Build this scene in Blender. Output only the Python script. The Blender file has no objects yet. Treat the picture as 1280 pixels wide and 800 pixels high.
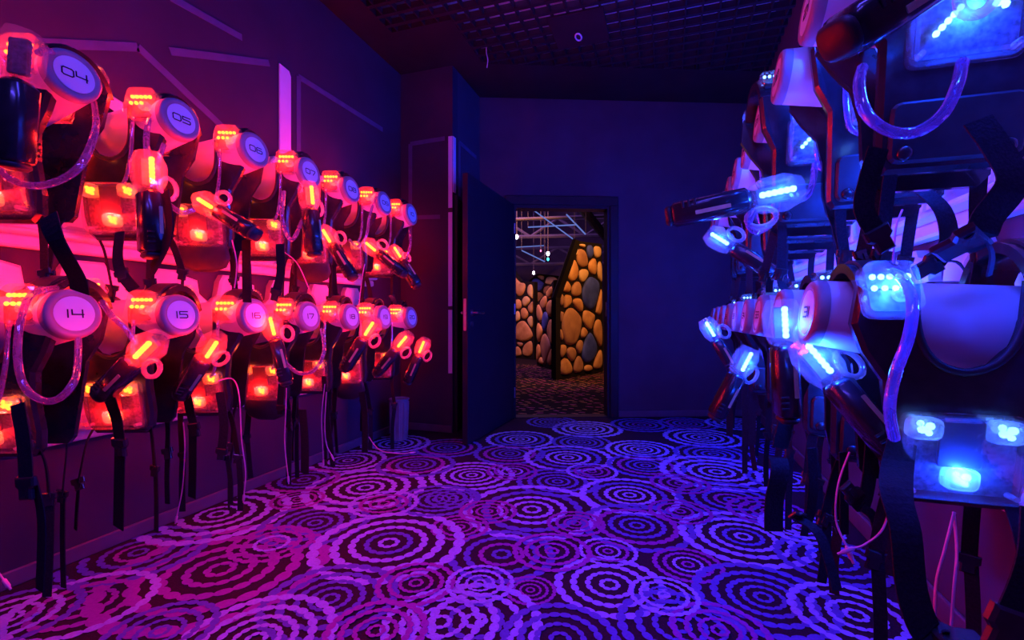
import bpy, math, random
from mathutils import Vector, Matrix

# ------------------------------------------------------------------ camera, world, lights, exposure
sc = bpy.context.scene
COL = sc.collection
F, CX, CY, H = 590.0, 640.0, 400.0, 0.945          # focal length (px of a 1280x800 frame), centre, eye height
YAW = math.atan(195.0 / F)
CS, SN = math.cos(YAW), math.sin(YAW)

cam_d = bpy.data.cameras.new('camera')
cam_d.sensor_width = 36.0
cam_d.lens = 36.0 * F / 1280.0
cam_d.clip_start = 0.02
cam = bpy.data.objects.new('camera', cam_d)
COL.objects.link(cam)
cam.location = (0, 0, H)
cam.rotation_euler = (math.radians(90), 0, YAW)
sc.camera = cam

wd = bpy.data.worlds.new('world')
sc.world = wd
wd.use_nodes = True
bgn = wd.node_tree.nodes.get('Background') or wd.node_tree.nodes.new('ShaderNodeBackground')
bgn.inputs[0].default_value = (0.02, 0.008, 0.05, 1)
bgn.inputs[1].default_value = 0.08

sc.view_settings.view_transform = 'Standard'
sc.view_settings.look = 'None'
sc.view_settings.gamma = 1.0
sc.view_settings.exposure = 0.58
sc.view_settings.use_curve_mapping = False
sc.cycles.sample_clamp_indirect = 4.0
sc.cycles.max_bounces = 6
sc.cycles.transparent_max_bounces = 16
sc.cycles.caustics_reflective = False
sc.cycles.caustics_refractive = False

def area(name, loc, aim, sx, sy, col, power):
    d = bpy.data.lights.new(name, 'AREA')
    d.shape = 'RECTANGLE'; d.size = sx; d.size_y = sy
    d.color = col; d.energy = power
    o = bpy.data.objects.new(name, d); COL.objects.link(o)
    o.location = loc
    o.rotation_euler = (Vector(aim) - Vector(loc)).to_track_quat('-Z', 'Y').to_euler()
    return o

# black-light tubes of the room, along the ceiling (behind and above the camera, over the right half)
area('blacklight_lamp', (0.1, 0.35, 3.02), (-0.2, 0.9, 0), 1.3, 0.10, (0.09, 0.060, 1.0), 18)
area('blacklight_lamp', (-0.5, -0.9, 3.02), (-0.9, 0.6, 0), 1.3, 0.10, (0.11, 0.060, 1.0), 17)
# added fill above the open-cell grille to brighten its cells, no known fixture
area('plenum_fill', (-.5, 2.3, 3.16), (-.5, 2.5, 3.5), 1.2, .1, (.32, .10, 1.0), 9)
# arena beyond the door: warm spot over the stone panels, violet wash
def spot(name, loc, aim, deg, col, power):
    d = bpy.data.lights.new(name, 'SPOT'); d.spot_size = math.radians(deg); d.spot_blend = .5; d.shadow_soft_size = .15
    d.color = col; d.energy = power
    o = bpy.data.objects.new(name, d); COL.objects.link(o); o.location = loc
    o.rotation_euler = (Vector(aim) - Vector(loc)).to_track_quat('-Z', 'Y').to_euler()
spot('arena_warm_lamp', (0.3, 6.6, 3.4), (-1.9, 8.4, 0.9), 80, (1.0, 0.40, 0.11), 210)
spot('arena_floor_fill', (-1.2, 6.6, 4.6), (-1.3, 6.9, 0), 95, (1.0, .45, .40), 60)  # added fill, brightens the arena floor that the warm spot misses
spot('arena_warm_lamp', (-2.6, 7.6, 3.8), (-3.5, 11.2, 0.9), 70, (1.0, 0.36, 0.06), 260)
area('arena_violet_lamp', (-4.0, 8.5, 4.6), (-3.2, 11.0, 1.5), 1.5, 1.5, (0.6, 0.25, 1.0), 70)

# ------------------------------------------------------------------ helpers
def V(*a): return Vector(a)

def ray(u, v):
    x, z = (u - CX) / F, (CY - v) / F
    return Vector((x * CS - SN, x * SN + CS, z))
def at_y(u, v, Y):
    r = ray(u, v); return Vector((0, 0, H)) + r * (Y / r.y)
def at_x(u, v, X):
    r = ray(u, v); return Vector((0, 0, H)) + r * (X / r.x)
def at_z(u, v, Z=0.0):
    r = ray(u, v); return Vector((0, 0, H)) + r * ((Z - H) / r.z)
def at_d(u, v, D): return Vector((0, 0, H)) + ray(u, v) * D

def inset(pts, d):
    n = len(pts); out = []
    for i in range(n):
        p0, p1, p2 = pts[i - 1], pts[i], pts[(i + 1) % n]
        e1 = Vector((p1[0] - p0[0], p1[1] - p0[1])); e2 = Vector((p2[0] - p1[0], p2[1] - p1[1]))
        e1.normalize(); e2.normalize()
        n1 = Vector((-e1.y, e1.x)); n2 = Vector((-e2.y, e2.x))
        m = n1 + n2
        if m.length < 1e-6: m = n1.copy()
        m.normalize()
        k = d / max(0.45, m.dot(n1))
        out.append((p1[0] + m.x * k, p1[1] + m.y * k))
    return out

def ccw(pts):
    a = sum(pts[i - 1][0] * pts[i][1] - pts[i][0] * pts[i - 1][1] for i in range(len(pts)))
    return list(pts) if a > 0 else list(pts)[::-1]

def rrect(w, h, r, n=3, cx=0, cy=0):
    out = []
    for (sx, sy, a0) in ((1, 1, 0), (-1, 1, 90), (-1, -1, 180), (1, -1, 270)):
        for k in range(n + 1):
            a = math.radians(a0 + 90 * k / n)
            out.append((cx + sx * (w / 2 - r) + r * math.cos(a), cy + sy * (h / 2 - r) + r * math.sin(a)))
    return out

def circ(r, n=20, cx=0, cy=0):
    return [(cx + r * math.cos(2 * math.pi * k / n), cy + r * math.sin(2 * math.pi * k / n)) for k in range(n)]

class MB:
    def __init__(self): self.v = []; self.f = []
    def add(self, vs, fs):
        b = len(self.v)
        self.v += [tuple(x) for x in vs]
        self.f += [tuple(b + i for i in q) for q in fs]
        return self
    def prism(self, outline, o, u, w, t, ch=0.0, ch0=None):
        """outline in (u, w) plane extruded by t along u x w, chamfered at both ends"""
        o, u, w = Vector(o), Vector(u).normalized(), Vector(w).normalized()
        n = u.cross(w)
        P = ccw(outline); N = len(P)
        if ch0 is None: ch0 = ch
        layers = []
        if ch0 > 0: layers += [(inset(P, ch0), 0), (P, ch0)]
        else: layers += [(P, 0)]
        if ch > 0: layers += [(P, t - ch), (inset(P, ch), t)]
        else: layers += [(P, t)]
        vs, fs = [], []
        for pts, h in layers:
            vs += [o + u * a + w * b + n * h for a, b in pts]
        for L in range(len(layers) - 1):
            for i in range(N):
                j = (i + 1) % N
                fs.append((L * N + i, L * N + j, (L + 1) * N + j, (L + 1) * N + i))
        fs.append(tuple(range(N))[::-1])
        k = (len(layers) - 1) * N
        fs.append(tuple(k + i for i in range(N)))
        return self.add(vs, fs)
    def box(self, c, sx, sy, sz, ch=0.0, rot=None):
        b = MB().prism([(-sx / 2, -sy / 2), (sx / 2, -sy / 2), (sx / 2, sy / 2), (-sx / 2, sy / 2)], (0, 0, -sz / 2), (1, 0, 0), (0, 1, 0), sz, ch)
        M = Matrix.Translation(Vector(c)) @ (rot.to_4x4() if rot else Matrix())
        return self.add([M @ Vector(p) for p in b.v], b.f)
    def tube(self, path, r, n=8, closed=False):
        path = [Vector(p) for p in path]; N = len(path)
        vs, fs = [], []
        up = None
        for i in range(N):
            a = path[i - 1] if (i > 0 or closed) else path[i]
            b = path[(i + 1) % N] if (i < N - 1 or closed) else path[i]
            t = (b - a).normalized()
            if up is None:
                up = Vector((0, 0, 1)) if abs(t.z) < .9 else Vector((1, 0, 0))
            s = t.cross(up).normalized(); up = s.cross(t).normalized()
            rr = r[i] if isinstance(r, (list, tuple)) else r
            for k in range(n):
                an = 2 * math.pi * k / n
                vs.append(path[i] + s * (rr * math.cos(an)) + up * (rr * math.sin(an)))
        for i in range(N if closed else N - 1):
            j = (i + 1) % N
            for k in range(n):
                l = (k + 1) % n
                fs.append((i * n + k, i * n + l, j * n + l, j * n + k))
        if not closed:
            fs.append(tuple(range(n))[::-1]); fs.append(tuple((N - 1) * n + k for k in range(n)))
        return self.add(vs, fs)
    def ribbon(self, path, width, thick, wdir):
        """flat webbing swept along path; wdir = direction across (one vector or one per point)"""
        path = [Vector(p) for p in path]; N = len(path)
        vs, fs = [], []
        for i in range(N):
            a = path[max(0, i - 1)]; b = path[min(N - 1, i + 1)]
            t = (b - a).normalized()
            w = Vector(wdir[i] if isinstance(wdir, list) else wdir)
            w = (w - t * w.dot(t)).normalized()
            n = t.cross(w).normalized()
            for (p, q) in ((-1, -1), (1, -1), (1, 1), (-1, 1)):
                vs.append(path[i] + w * (p * width / 2) + n * (q * thick / 2))
        for i in range(N - 1):
            for k in range(4):
                l = (k + 1) % 4
                fs.append((i * 4 + k, i * 4 + l, (i + 1) * 4 + l, (i + 1) * 4 + k))
        fs.append((3, 2, 1, 0)); fs.append(tuple((N - 1) * 4 + k for k in range(4)))
        return self.add(vs, fs)
    def lathe(self, prof, o, ax, n=28, cap0=True, cap1=True):
        o, ax = Vector(o), Vector(ax).normalized()
        s = ax.orthogonal().normalized(); q = ax.cross(s)
        vs, fs = [], []
        for h, r in prof:
            for k in range(n):
                a = 2 * math.pi * k / n
                vs.append(o + ax * h + s * (r * math.cos(a)) + q * (r * math.sin(a)))
        for i in range(len(prof) - 1):
            for k in range(n):
                l = (k + 1) % n
                fs.append((i * n + k, i * n + l, (i + 1) * n + l, (i + 1) * n + k))
        if cap0: fs.append(tuple(range(n))[::-1])
        if cap1: fs.append(tuple((len(prof) - 1) * n + k for k in range(n)))
        return self.add(vs, fs)
    def ball(self, c, r, n=8, m=5, sc_=(1, 1, 1)):
        prof = [(-r * math.cos(math.pi * i / m), max(1e-5, r * math.sin(math.pi * i / m))) for i in range(m + 1)]
        b = MB().lathe(prof, (0, 0, 0), (0, 0, 1), n)
        return self.add([(c[0] + p[0] * sc_[0], c[1] + p[1] * sc_[1], c[2] + p[2] * sc_[2]) for p in b.v], b.f)
    def build(self, name, mat, parent=None, smooth=None):
        me = bpy.data.meshes.new(name)
        me.from_pydata(self.v, [], self.f); me.update()
        if smooth is not None:
            me.polygons.foreach_set('use_smooth', [True] * len(me.polygons))
            me.set_sharp_from_angle(angle=math.radians(smooth))
        me.materials.append(mat)
        o = bpy.data.objects.new(name, me); COL.objects.link(o)
        if parent: o.parent = parent
        return o

def tag(o, label=None, cat=None, group=None, kind=None):
    if label: o['label'] = label
    if cat: o['category'] = cat
    if group: o['group'] = group
    if kind: o['kind'] = kind
    return o
def empty(name, loc=(0, 0, 0), rz=0.0):
    o = bpy.data.objects.new(name, None); COL.objects.link(o)
    o.location = loc; o.rotation_euler = (0, 0, rz); o.empty_display_size = 0.05
    return o
def copy_tree(o, parent=None):
    c = o.copy(); COL.objects.link(c); c.parent = parent
    for ch in list(o.children): copy_tree(ch, c)
    return c
def drop(o):
    for ch in list(o.children): drop(ch)
    bpy.data.objects.remove(o)
def struct(o): o['kind'] = 'structure'; return o
def smoothpath(pts, n=6):
    """Catmull-Rom through points"""
    P = [Vector(p) for p in pts]; out = []
    for i in range(len(P) - 1):
        p0, p1, p2, p3 = P[max(0, i - 1)], P[i], P[i + 1], P[min(len(P) - 1, i + 2)]
        for k in range(n):
            t = k / n
            out.append(0.5 * ((2 * p1) + (p2 - p0) * t + (2 * p0 - 5 * p1 + 4 * p2 - p3) * t * t + (3 * p1 - p0 - 3 * p2 + p3) * t ** 3))
    out.append(P[-1]); return out

# ------------------------------------------------------------------ materials
def mat(name, col, rough=0.5, spec=0.5, metal=0.0, nscale=0.0, namt=0.15, bump=0.0, coat=0.0):
    m = bpy.data.materials.new(name); m.use_nodes = True
    nt = m.node_tree; b = nt.nodes['Principled BSDF']
    b.inputs['Base Color'].default_value = (*col, 1)
    b.inputs['Roughness'].default_value = rough
    b.inputs['Specular IOR Level'].default_value = spec
    b.inputs['Metallic'].default_value = metal
    if coat: b.inputs['Coat Weight'].default_value = coat; b.inputs['Coat Roughness'].default_value = 0.08
    if nscale:
        tc = nt.nodes.new('ShaderNodeTexCoord'); nz = nt.nodes.new('ShaderNodeTexNoise')
        nz.inputs['Scale'].default_value = nscale; nz.inputs['Detail'].default_value = 5
        nt.links.new(tc.outputs['Object'], nz.inputs['Vector'])
        rp = nt.nodes.new('ShaderNodeValToRGB')
        rp.color_ramp.elements[0].color = (*[c * (1 - namt) for c in col], 1)
        rp.color_ramp.elements[1].color = (*[min(1, c * (1 + namt)) for c in col], 1)
        rp.color_ramp.elements[0].position = .3; rp.color_ramp.elements[1].position = .7
        nt.links.new(nz.outputs['Fac'], rp.inputs['Fac'])
        nt.links.new(rp.outputs['Color'], b.inputs['Base Color'])
        if bump:
            bp = nt.nodes.new('ShaderNodeBump'); bp.inputs['Strength'].default_value = bump; bp.inputs['Distance'].default_value = .01
            nt.links.new(nz.outputs['Fac'], bp.inputs['Height']); nt.links.new(bp.outputs['Normal'], b.inputs['Normal'])
    return m
def emit(name, col, strength):
    m = bpy.data.materials.new(name); m.use_nodes = True
    nt = m.node_tree; nt.nodes.remove(nt.nodes['Principled BSDF'])
    e = nt.nodes.new('ShaderNodeEmission'); e.inputs[0].default_value = (*col, 1); e.inputs[1].default_value = strength
    nt.links.new(e.outputs[0], nt.nodes['Material Output'].inputs[0]); return m
def clear(name, tint=(1, 1, 1), diff=0.085, gloss=0.14, rough=0.06):
    """thin clear moulded plastic: mostly see-through, some milky scatter, glossy skin, with a little ripple"""
    m = bpy.data.materials.new(name); m.use_nodes = True
    nt = m.node_tree; nt.nodes.remove(nt.nodes['Principled BSDF']); L = nt.links.new
    tr = nt.nodes.new('ShaderNodeBsdfTransparent'); tr.inputs[0].default_value = (*tint, 1)
    tl = nt.nodes.new('ShaderNodeBsdfTranslucent'); tl.inputs[0].default_value = (*tint, 1)
    df = nt.nodes.new('ShaderNodeBsdfDiffuse'); df.inputs[0].default_value = (*tint, 1)
    gl = nt.nodes.new('ShaderNodeBsdfGlossy'); gl.inputs['Roughness'].default_value = rough
    mk = nt.nodes.new('ShaderNodeMixShader'); mk.inputs[0].default_value = .4
    L(tl.outputs[0], mk.inputs[1]); L(df.outputs[0], mk.inputs[2])
    tc = nt.nodes.new('ShaderNodeTexCoord'); nz = nt.nodes.new('ShaderNodeTexNoise')
    nz.inputs['Scale'].default_value = 25; nz.inputs['Detail'].default_value = 2
    L(tc.outputs['Object'], nz.inputs['Vector'])
    rp = nt.nodes.new('ShaderNodeMapRange')
    rp.inputs['From Min'].default_value = .35; rp.inputs['From Max'].default_value = .7
    rp.inputs['To Min'].default_value = diff * .7; rp.inputs['To Max'].default_value = diff * 1.35
    L(nz.outputs['Fac'], rp.inputs['Value'])
    m1 = nt.nodes.new('ShaderNodeMixShader'); L(rp.outputs['Result'], m1.inputs[0])
    L(tr.outputs[0], m1.inputs[1]); L(mk.outputs[0], m1.inputs[2])
    bp = nt.nodes.new('ShaderNodeBump'); bp.inputs['Strength'].default_value = .12; bp.inputs['Distance'].default_value = .01
    L(nz.outputs['Fac'], bp.inputs['Height']); L(bp.outputs['Normal'], gl.inputs['Normal'])
    m2 = nt.nodes.new('ShaderNodeMixShader'); m2.inputs[0].default_value = gloss
    L(m1.outputs[0], m2.inputs[1]); L(gl.outputs[0], m2.inputs[2])
    L(m2.outputs[0], nt.nodes['Material Output'].inputs[0]); return m

M = dict(
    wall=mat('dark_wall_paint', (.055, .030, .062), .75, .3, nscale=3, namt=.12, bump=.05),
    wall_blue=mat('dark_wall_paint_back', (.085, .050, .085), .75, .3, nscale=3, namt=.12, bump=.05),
    base=mat('baseboard_plastic', (.14, .08, .13), .5, .4, nscale=8),
    carpet=mat('carpet_ground', (.035, .012, .028), .95, .1, nscale=180, namt=.3, bump=.3),
    dot_a=mat('carpet_lavender_yarn', (.34, .30, .78), .95, .1, nscale=120, namt=.12),
    dot_b=mat('carpet_violet_yarn', (.12, .09, .48), .95, .1, nscale=120, namt=.12),
    dot_c=mat('carpet_magenta_yarn', (.28, .04, .38), .95, .1, nscale=120, namt=.12),
    ceil=mat('black_ceiling_paint', (.022, .012, .018), .85, .2, nscale=4),
    slab=mat('plenum_concrete', (.80, .70, .85), .9, .2, nscale=3),
    slat=mat('grille_black_metal', (.018, .010, .018), .6, .3, nscale=8),
    door=mat('dark_door_laminate', (.024, .012, .022), .5, .4, nscale=5),
    steel=mat('brushed_steel', (.62, .60, .62), .3, .5, 1.0, nscale=40, namt=.05),
    white=mat('white_moulded_plastic', (.80, .78, .80), .38, .5, nscale=6, namt=.03),
    grey=mat('grey_cap_plastic', (.30, .30, .34), .45, .5, nscale=10, namt=.05),
    sticker=mat('white_sticker', (.62, .95, 1.0), .5, .4, nscale=10, namt=.02),
    ink=mat('dark_ink', (.012, .012, .04), .5, .3, nscale=10),
    black=mat('glossy_black_plastic', (.024, .022, .027), .22, .5, nscale=30, namt=.2, coat=.3),
    rubber=mat('black_rubber', (.030, .026, .032), .5, .4, nscale=30, namt=.2),
    web=mat('black_webbing', (.022, .016, .026), .85, .2, nscale=200, namt=.3, bump=.2),
    buckle=mat('black_buckle_plastic', (.03, .025, .03), .25, .6, nscale=30),
    clear=clear('clear_polycarbonate'),
    milky=clear('frosted_polycarbonate', diff=.30),
    head=clear('clear_phaser_shell', diff=.12),
    hose=clear('translucent_blue_hose', (.60, .58, 1.0), .32, .3),
    pcb=mat('circuit_board', (.09, .08, .10), .5, .5, nscale=90, namt=.7),
    foil=mat('reflector_foil', (.75, .75, .75), .25, .5, .8, nscale=60, namt=.3),
    stripe=mat('pale_stripe_tape', (.62, .55, .30), .6, .3, nscale=30),
    wire=mat('pink_charging_wire', (.80, .30, .55), .5, .4, nscale=30),
    tape=mat('fluorescent_tape', (.80, .76, .95), .6, .3, nscale=8, namt=.04),
    line=mat('thin_paint_line', (.12, .09, .19), .7, .3, nscale=10),
    red_led=emit('red_led', (1.0, .11, .006), 11.0),
    blue_led=emit('blue_led', (.08, .26, 1.0), 9.0),
    white_lamp=emit('white_globe_lamp', (.75, .75, 1.0), 9.0),
    string=emit('pale_blue_light_string', (.22, .32, 1.0), .38),
    grout=mat('black_panel_paint', (.012, .009, .009), .8, .2, nscale=6),
    arena_floor=mat('arena_carpet', (.02, .012, .018), .95, .1, nscale=8),
    speck_o=mat('arena_speck_orange', (.80, .36, .20), .95, .1, nscale=30),
    speck_p=mat('arena_speck_pink', (.75, .15, .35), .95, .1, nscale=30),
    truss=mat('truss_metal', (.16, .13, .20), .6, .4, nscale=4),
    arena_wall=mat('arena_far_wall', (.10, .07, .13), .9, .2, nscale=1.5, namt=.3),
    bin=mat('pale_bin_plastic', (.45, .30, .34), .5, .4, nscale=10),
)
def stone_mat(name, c1, c2):
    m = bpy.data.materials.new(name); m.use_nodes = True
    nt = m.node_tree; b = nt.nodes['Principled BSDF']; b.inputs['Roughness'].default_value = .7
    tc = nt.nodes.new('ShaderNodeTexCoord'); nz = nt.nodes.new('ShaderNodeTexNoise')
    nz.inputs['Scale'].default_value = 4.5; nz.inputs['Detail'].default_value = 6
    rp = nt.nodes.new('ShaderNodeValToRGB')
    rp.color_ramp.elements[0].position = .32; rp.color_ramp.elements[1].position = .7
    rp.color_ramp.elements[0].color = (*c1, 1); rp.color_ramp.elements[1].color = (*c2, 1)
    nt.links.new(tc.outputs['Object'], nz.inputs['Vector']); nt.links.new(nz.outputs['Fac'], rp.inputs['Fac'])
    nt.links.new(rp.outputs['Color'], b.inputs['Base Color']); return m
STONE = [stone_mat('painted_stone_orange', (.50, .20, .06), (.85, .45, .14)),
         stone_mat('painted_stone_brown', (.38, .17, .08), (.62, .31, .13)),
         stone_mat('painted_stone_blue', (.03, .05, .30), (.07, .11, .55)),
         stone_mat('painted_stone_tan', (.65, .38, .14), (.92, .62, .26))]

# ------------------------------------------------------------------ room shell
XL, XR, ZC = -2.21, 0.823, 3.08
Y0 = -1.6                                   # wall behind the camera
COLX, COLY = -1.715, 3.60                   # column in the far left corner
WC = V(-1.715, 4.20, 0); WD = V(2.44, .945, 0).normalized()      # far wall: starts at the column, runs at a slant
WN = V(WD.y, -WD.x, 0)                      # towards the room
T_END = (XR - WC.x) / WD.x
WE = WC + WD * T_END
def wt(u):                                   # along-wall distance of an image column
    r = ray(u, 400); r.z = 0
    # origin + k r = WC + t WD
    det = r.x * (-WD.y) + WD.x * r.y
    k = (WC.x * (-WD.y) + WD.x * WC.y) / det
    p = r * k
    return (p - WC).dot(WD)

# floor slab (follows the slanted far wall, wall thickness included at the doorway)
fm = MB()
fm.prism([(XL, Y0), (XR, Y0), (WE.x, WE.y), (WC.x, WC.y), (COLX, COLY), (XL, COLY)], (0, 0, -.05), (1, 0, 0), (0, 1, 0), .05)
floor = struct(fm.build('floor', M['carpet']))

# carpet medallions: centre (image px), half width px, yarn
med = [(734, 536, 41, 0), (650, 549, 40, 0), (802, 531, 36, 1), (879, 547, 45, 0), (727, 553, 35, 1), (802, 562, 42, 0),
       (637, 567, 42, 1), (710, 572, 52, 0), (892, 568, 45, 1), (807, 582, 45, 1), (896, 590, 65, 0), (590, 594, 50, 0),
       (697, 602, 48, 1), (787, 619, 58, 0), (914, 625, 62, 1), (665, 637, 80, 0), (567, 622, 32, 1), (796, 657, 65, 1),
       (929, 671, 72, 0), (627, 693, 62, 1), (575, 659, 34, 2), (762, 731, 64, 0), (860, 706, 40, 2), (954, 747, 78, 1),
       (663, 738, 30, 2), (594, 776, 78, 0), (276, 712, 120, 2), (173, 691, 72, 1), (273, 643, 78, 0), (394, 654, 62, 1),
       (457, 610, 70, 0), (486, 679, 88, 0), (413, 749, 78, 1), (435, 576, 44, 0), (520, 581, 46, 1), (105, 755, 72, 2),
       (380, 600, 40, 1), (547, 625, 48, 1), (551, 778, 68, 0), (13, 772, 66, 0), (372, 625, 30, 2), (850, 783, 72, 1),
       (1040, 700, 60, 1), (1070, 770, 70, 0), (700, 800, 70, 1), (320, 800, 90, 0), (200, 790, 60, 1), (980, 600, 40, 0),
       (975, 560, 40, 1), (960, 640, 45, 2), (760, 690, 34, 2), (560, 560, 40, 1), (495, 555, 40, 0), (860, 530, 34, 1),
       (690, 528, 30, 1), (920, 530, 34, 0), (610, 640, 34, 2), (720, 655, 34, 2), (850, 640, 36, 2), (740, 590, 30, 2),
       (640, 590, 30, 2), (850, 605, 34, 2), (480, 630, 40, 2), (340, 680, 46, 2), (520, 730, 46, 2), (600, 730, 40, 0),
       (690, 690, 46, 2), (900, 790, 56, 2), (470, 790, 60, 2), (830, 745, 40, 0), (1000, 660, 44, 0)]
rnd = random.Random(5)
dots = {0: MB(), 1: MB(), 2: MB()}
def inside_floor(p):
    if p.x < XL + .02 or p.x > XR - .02 or p.y < Y0: return False
    if p.y > COLY - .02 and p.x < COLX + .02: return False
    return (Vector((p.x, p.y, 0)) - WC).dot(WN) > .02
def medallion(c, R, k, z):
    nr = 5 if R > .2 else 4
    fr = [.12, .30, .50, .73, 1.0] if nr == 5 else [.16, .42, .70, 1.0]
    ph = rnd.random() * 6
    for q, fq in enumerate(fr):
        r = R * fq
        n = [7, 15, 20, 24, 27][q] if nr == 5 else [7, 16, 21, 25][q]
        kk = k if q % 2 == 0 or rnd.random() < .7 else (k + 1) % 3
        dr = math.pi * r / n * 1.12
        for i in range(n):
            a = ph + 2 * math.pi * i / n
            p = Vector((c.x + r * math.cos(a), c.y + r * math.sin(a), 0))
            if not inside_floor(p): continue
            ct, st = math.cos(a), math.sin(a); m = 10
            zz = z + .00002 * (i % 3)
            ring = []
            for j in range(m):
                b = 2 * math.pi * j / m
                ra, ta = dr * .66 * math.cos(b), dr * math.sin(b)
                ring.append((p.x + ra * ct - ta * st, p.y + ra * st + ta * ct, zz))
            dots[kk].add(ring, [tuple(range(m))])
z = .0006
cen = []
for (u, v, hw, k) in med:
    c = at_z(u, v); D = F * H / (v - 400); cen.append((c, hw * D / F, k))
for i in range(150):                         # the carpet goes on beside and behind the camera
    c = Vector((rnd.uniform(XL, XR), rnd.uniform(Y0, 1.3), 0))
    if all((c - q[0]).length > .27 for q in cen): cen.append((c, rnd.uniform(.14, .27), rnd.choice((0, 1, 2))))
for c, R, k in cen:
    medallion(c, R, k, z); z += .00006
for k, nm in ((0, 'dot_a'), (1, 'dot_b'), (2, 'dot_c')):
    o = dots[k].build('carpet_dots', M[nm], floor); o['kind'] = 'stuff'

def wallbox(name, a, b, z0, z1, t, m, nrm):
    """vertical wall slab from a to b, thickness t away from nrm"""
    a, b = Vector((a[0], a[1], 0)), Vector((b[0], b[1], 0)); d = (b - a).normalized(); n = Vector((nrm[0], nrm[1], 0)).normalized()
    mb = MB(); q = [a, b, b - n * t, a - n * t]
    vs = [Vector((p.x, p.y, z0)) for p in q] + [Vector((p.x, p.y, z1)) for p in q]
    mb.add(vs, [(3, 2, 1, 0), (4, 5, 6, 7), (0, 1, 5, 4), (1, 2, 6, 5), (2, 3, 7, 6), (3, 0, 4, 7)])
    return mb.build(name, m)
ZT = 3.55
wall_left = struct(wallbox('wall_left', (XL, Y0), (XL, COLY), 0, ZT, .1, M['wall'], (1, 0)))
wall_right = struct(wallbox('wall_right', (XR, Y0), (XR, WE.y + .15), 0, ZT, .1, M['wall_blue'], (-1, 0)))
struct(wallbox('wall_front', (XL - .1, Y0), (XR + .1, Y0), 0, ZT, .1, M['wall'], (0, 1)))
wall_col = struct(wallbox('wall_column', (XL - .1, COLY), (COLX, COLY), 0, ZT, .1, M['wall'], (0, -1)))
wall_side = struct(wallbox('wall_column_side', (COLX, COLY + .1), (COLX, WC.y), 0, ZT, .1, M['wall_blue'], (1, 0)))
# far wall, in three slabs round the doorway
tA, tB = wt(641), wt(763); DH = 2.055
wb = MB()
for (t0, t1, z0, z1) in ((0, tA, 0, ZT), (tB, T_END + .1, 0, ZT), (tA, tB, DH, ZT)):
    a = WC + WD * t0; b = WC + WD * t1
    q = [a, b, b - WN * .14, a - WN * .14]
    wb.add([Vector((p.x, p.y, z0)) for p in q] + [Vector((p.x, p.y, z1)) for p in q],
           [(3, 2, 1, 0), (4, 5, 6, 7), (0, 1, 5, 4), (1, 2, 6, 5), (2, 3, 7, 6), (3, 0, 4, 7)])
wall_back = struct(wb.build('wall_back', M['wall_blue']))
def onwall(mb, t0, t1, z0, z1, proud, back=0.0, ch=0):
    mb.prism([(t0, z0), (t1, z0), (t1, z1), (t0, z1)], WC - WN * back, WD, (0, 0, 1), proud + back, ch)
    return mb
# door casing: architrave and jambs
fr = empty('door_1', WC + WD * ((tA + tB) / 2)); struct(fr)
def child(o, par):
    bpy.context.view_layer.update()
    o.parent = par; o.matrix_parent_inverse = par.matrix_world.inverted(); return o
for t0, t1, z0, z1 in ((tA - .075, tA + .004, 0, DH), (tB - .004, tB + .075, 0, DH), (tA - .075, tB + .075, DH, DH + .085)):
    child(onwall(MB(), t0, t1, z0, z1, .018, 0, .004).build('architrave', M['door']), fr)
for t0, t1, z0, z1 in ((tA, tA + .03, 0, DH), (tB - .03, tB, 0, DH), (tA + .03, tB - .03, DH - .03, DH)):
    child(onwall(MB(), t0, t1, z0, z1, 0, .14).build('jamb', M['door']), fr)
child(onwall(MB(), tA, tB, -.01, .006, 0, .14).build('threshold', M['door']), fr)
child(onwall(MB(), tB - .034, tB - .029, .98, 1.12, -.03, .07).build('strike_plate', M['steel']), fr)

# open door leaf (hinged on the left jamb, swung into the room)
hp = WC + WD * (tA + .01) + WN * .03
leaf = struct(empty('door_2', (hp.x, hp.y, 0)))
fe = V(-1.42, 3.24, 0); dv = (fe - Vector((hp.x, hp.y, 0))); LW = dv.length; dv.normalize(); dn = V(-dv.y, dv.x, 0)   # dn: to the right when looking along... fixed below
if dn.x < 0: dn = -dn
lm = MB()
q = [V(0, 0, 0), dv * LW, dv * LW - dn * .042, -dn * .042]
lm.add([p + V(0, 0, .012) for p in q] + [p + V(0, 0, DH - .01) for p in q], [(3, 2, 1, 0), (4, 5, 6, 7), (0, 1, 5, 4), (1, 2, 6, 5), (2, 3, 7, 6), (3, 0, 4, 7)])
lm.build('door_leaf', M['door'], leaf)
for s, off in ((1, 0.0), (-1, -.042)):
    base = dv * (LW - .075) + dn * off + V(0, 0, 1.0)
    hd = MB().lathe([(0, .024), (.006, .024), (.008, .011), (.045, .010)], base, dn * s, 16)
    hd.tube(smoothpath([base + dn * s * .043, base + dn * s * .047 - dv * .03, base + dn * s * .047 - dv * .115, base + dn * s * .040 - dv * .128], 4), .0095, 10)
    hd.build('door_handle', M['steel'], leaf, 40)
    MB().lathe([(0, .021), (.006, .021), (.007, .006)], base - V(0, 0, .085), dn * s, 16).build('keyhole_rose', M['steel'], leaf, 40)
lp = MB(); e = dv * (LW + .0005) - dn * .021
lp.prism(rrect(.022, .24, .006), e + V(0, 0, .985), dn, (0, 0, 1), .003)
lp.build('lock_plate', M['steel'], leaf)
for zz in (.25, 1.05, 1.82):
    MB().lathe([(-.05, .009), (.05, .009)], V(0, 0, zz) + dn * .006, (0, 0, 1), 10).build('hinge', M['steel'], leaf, 40)

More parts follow.
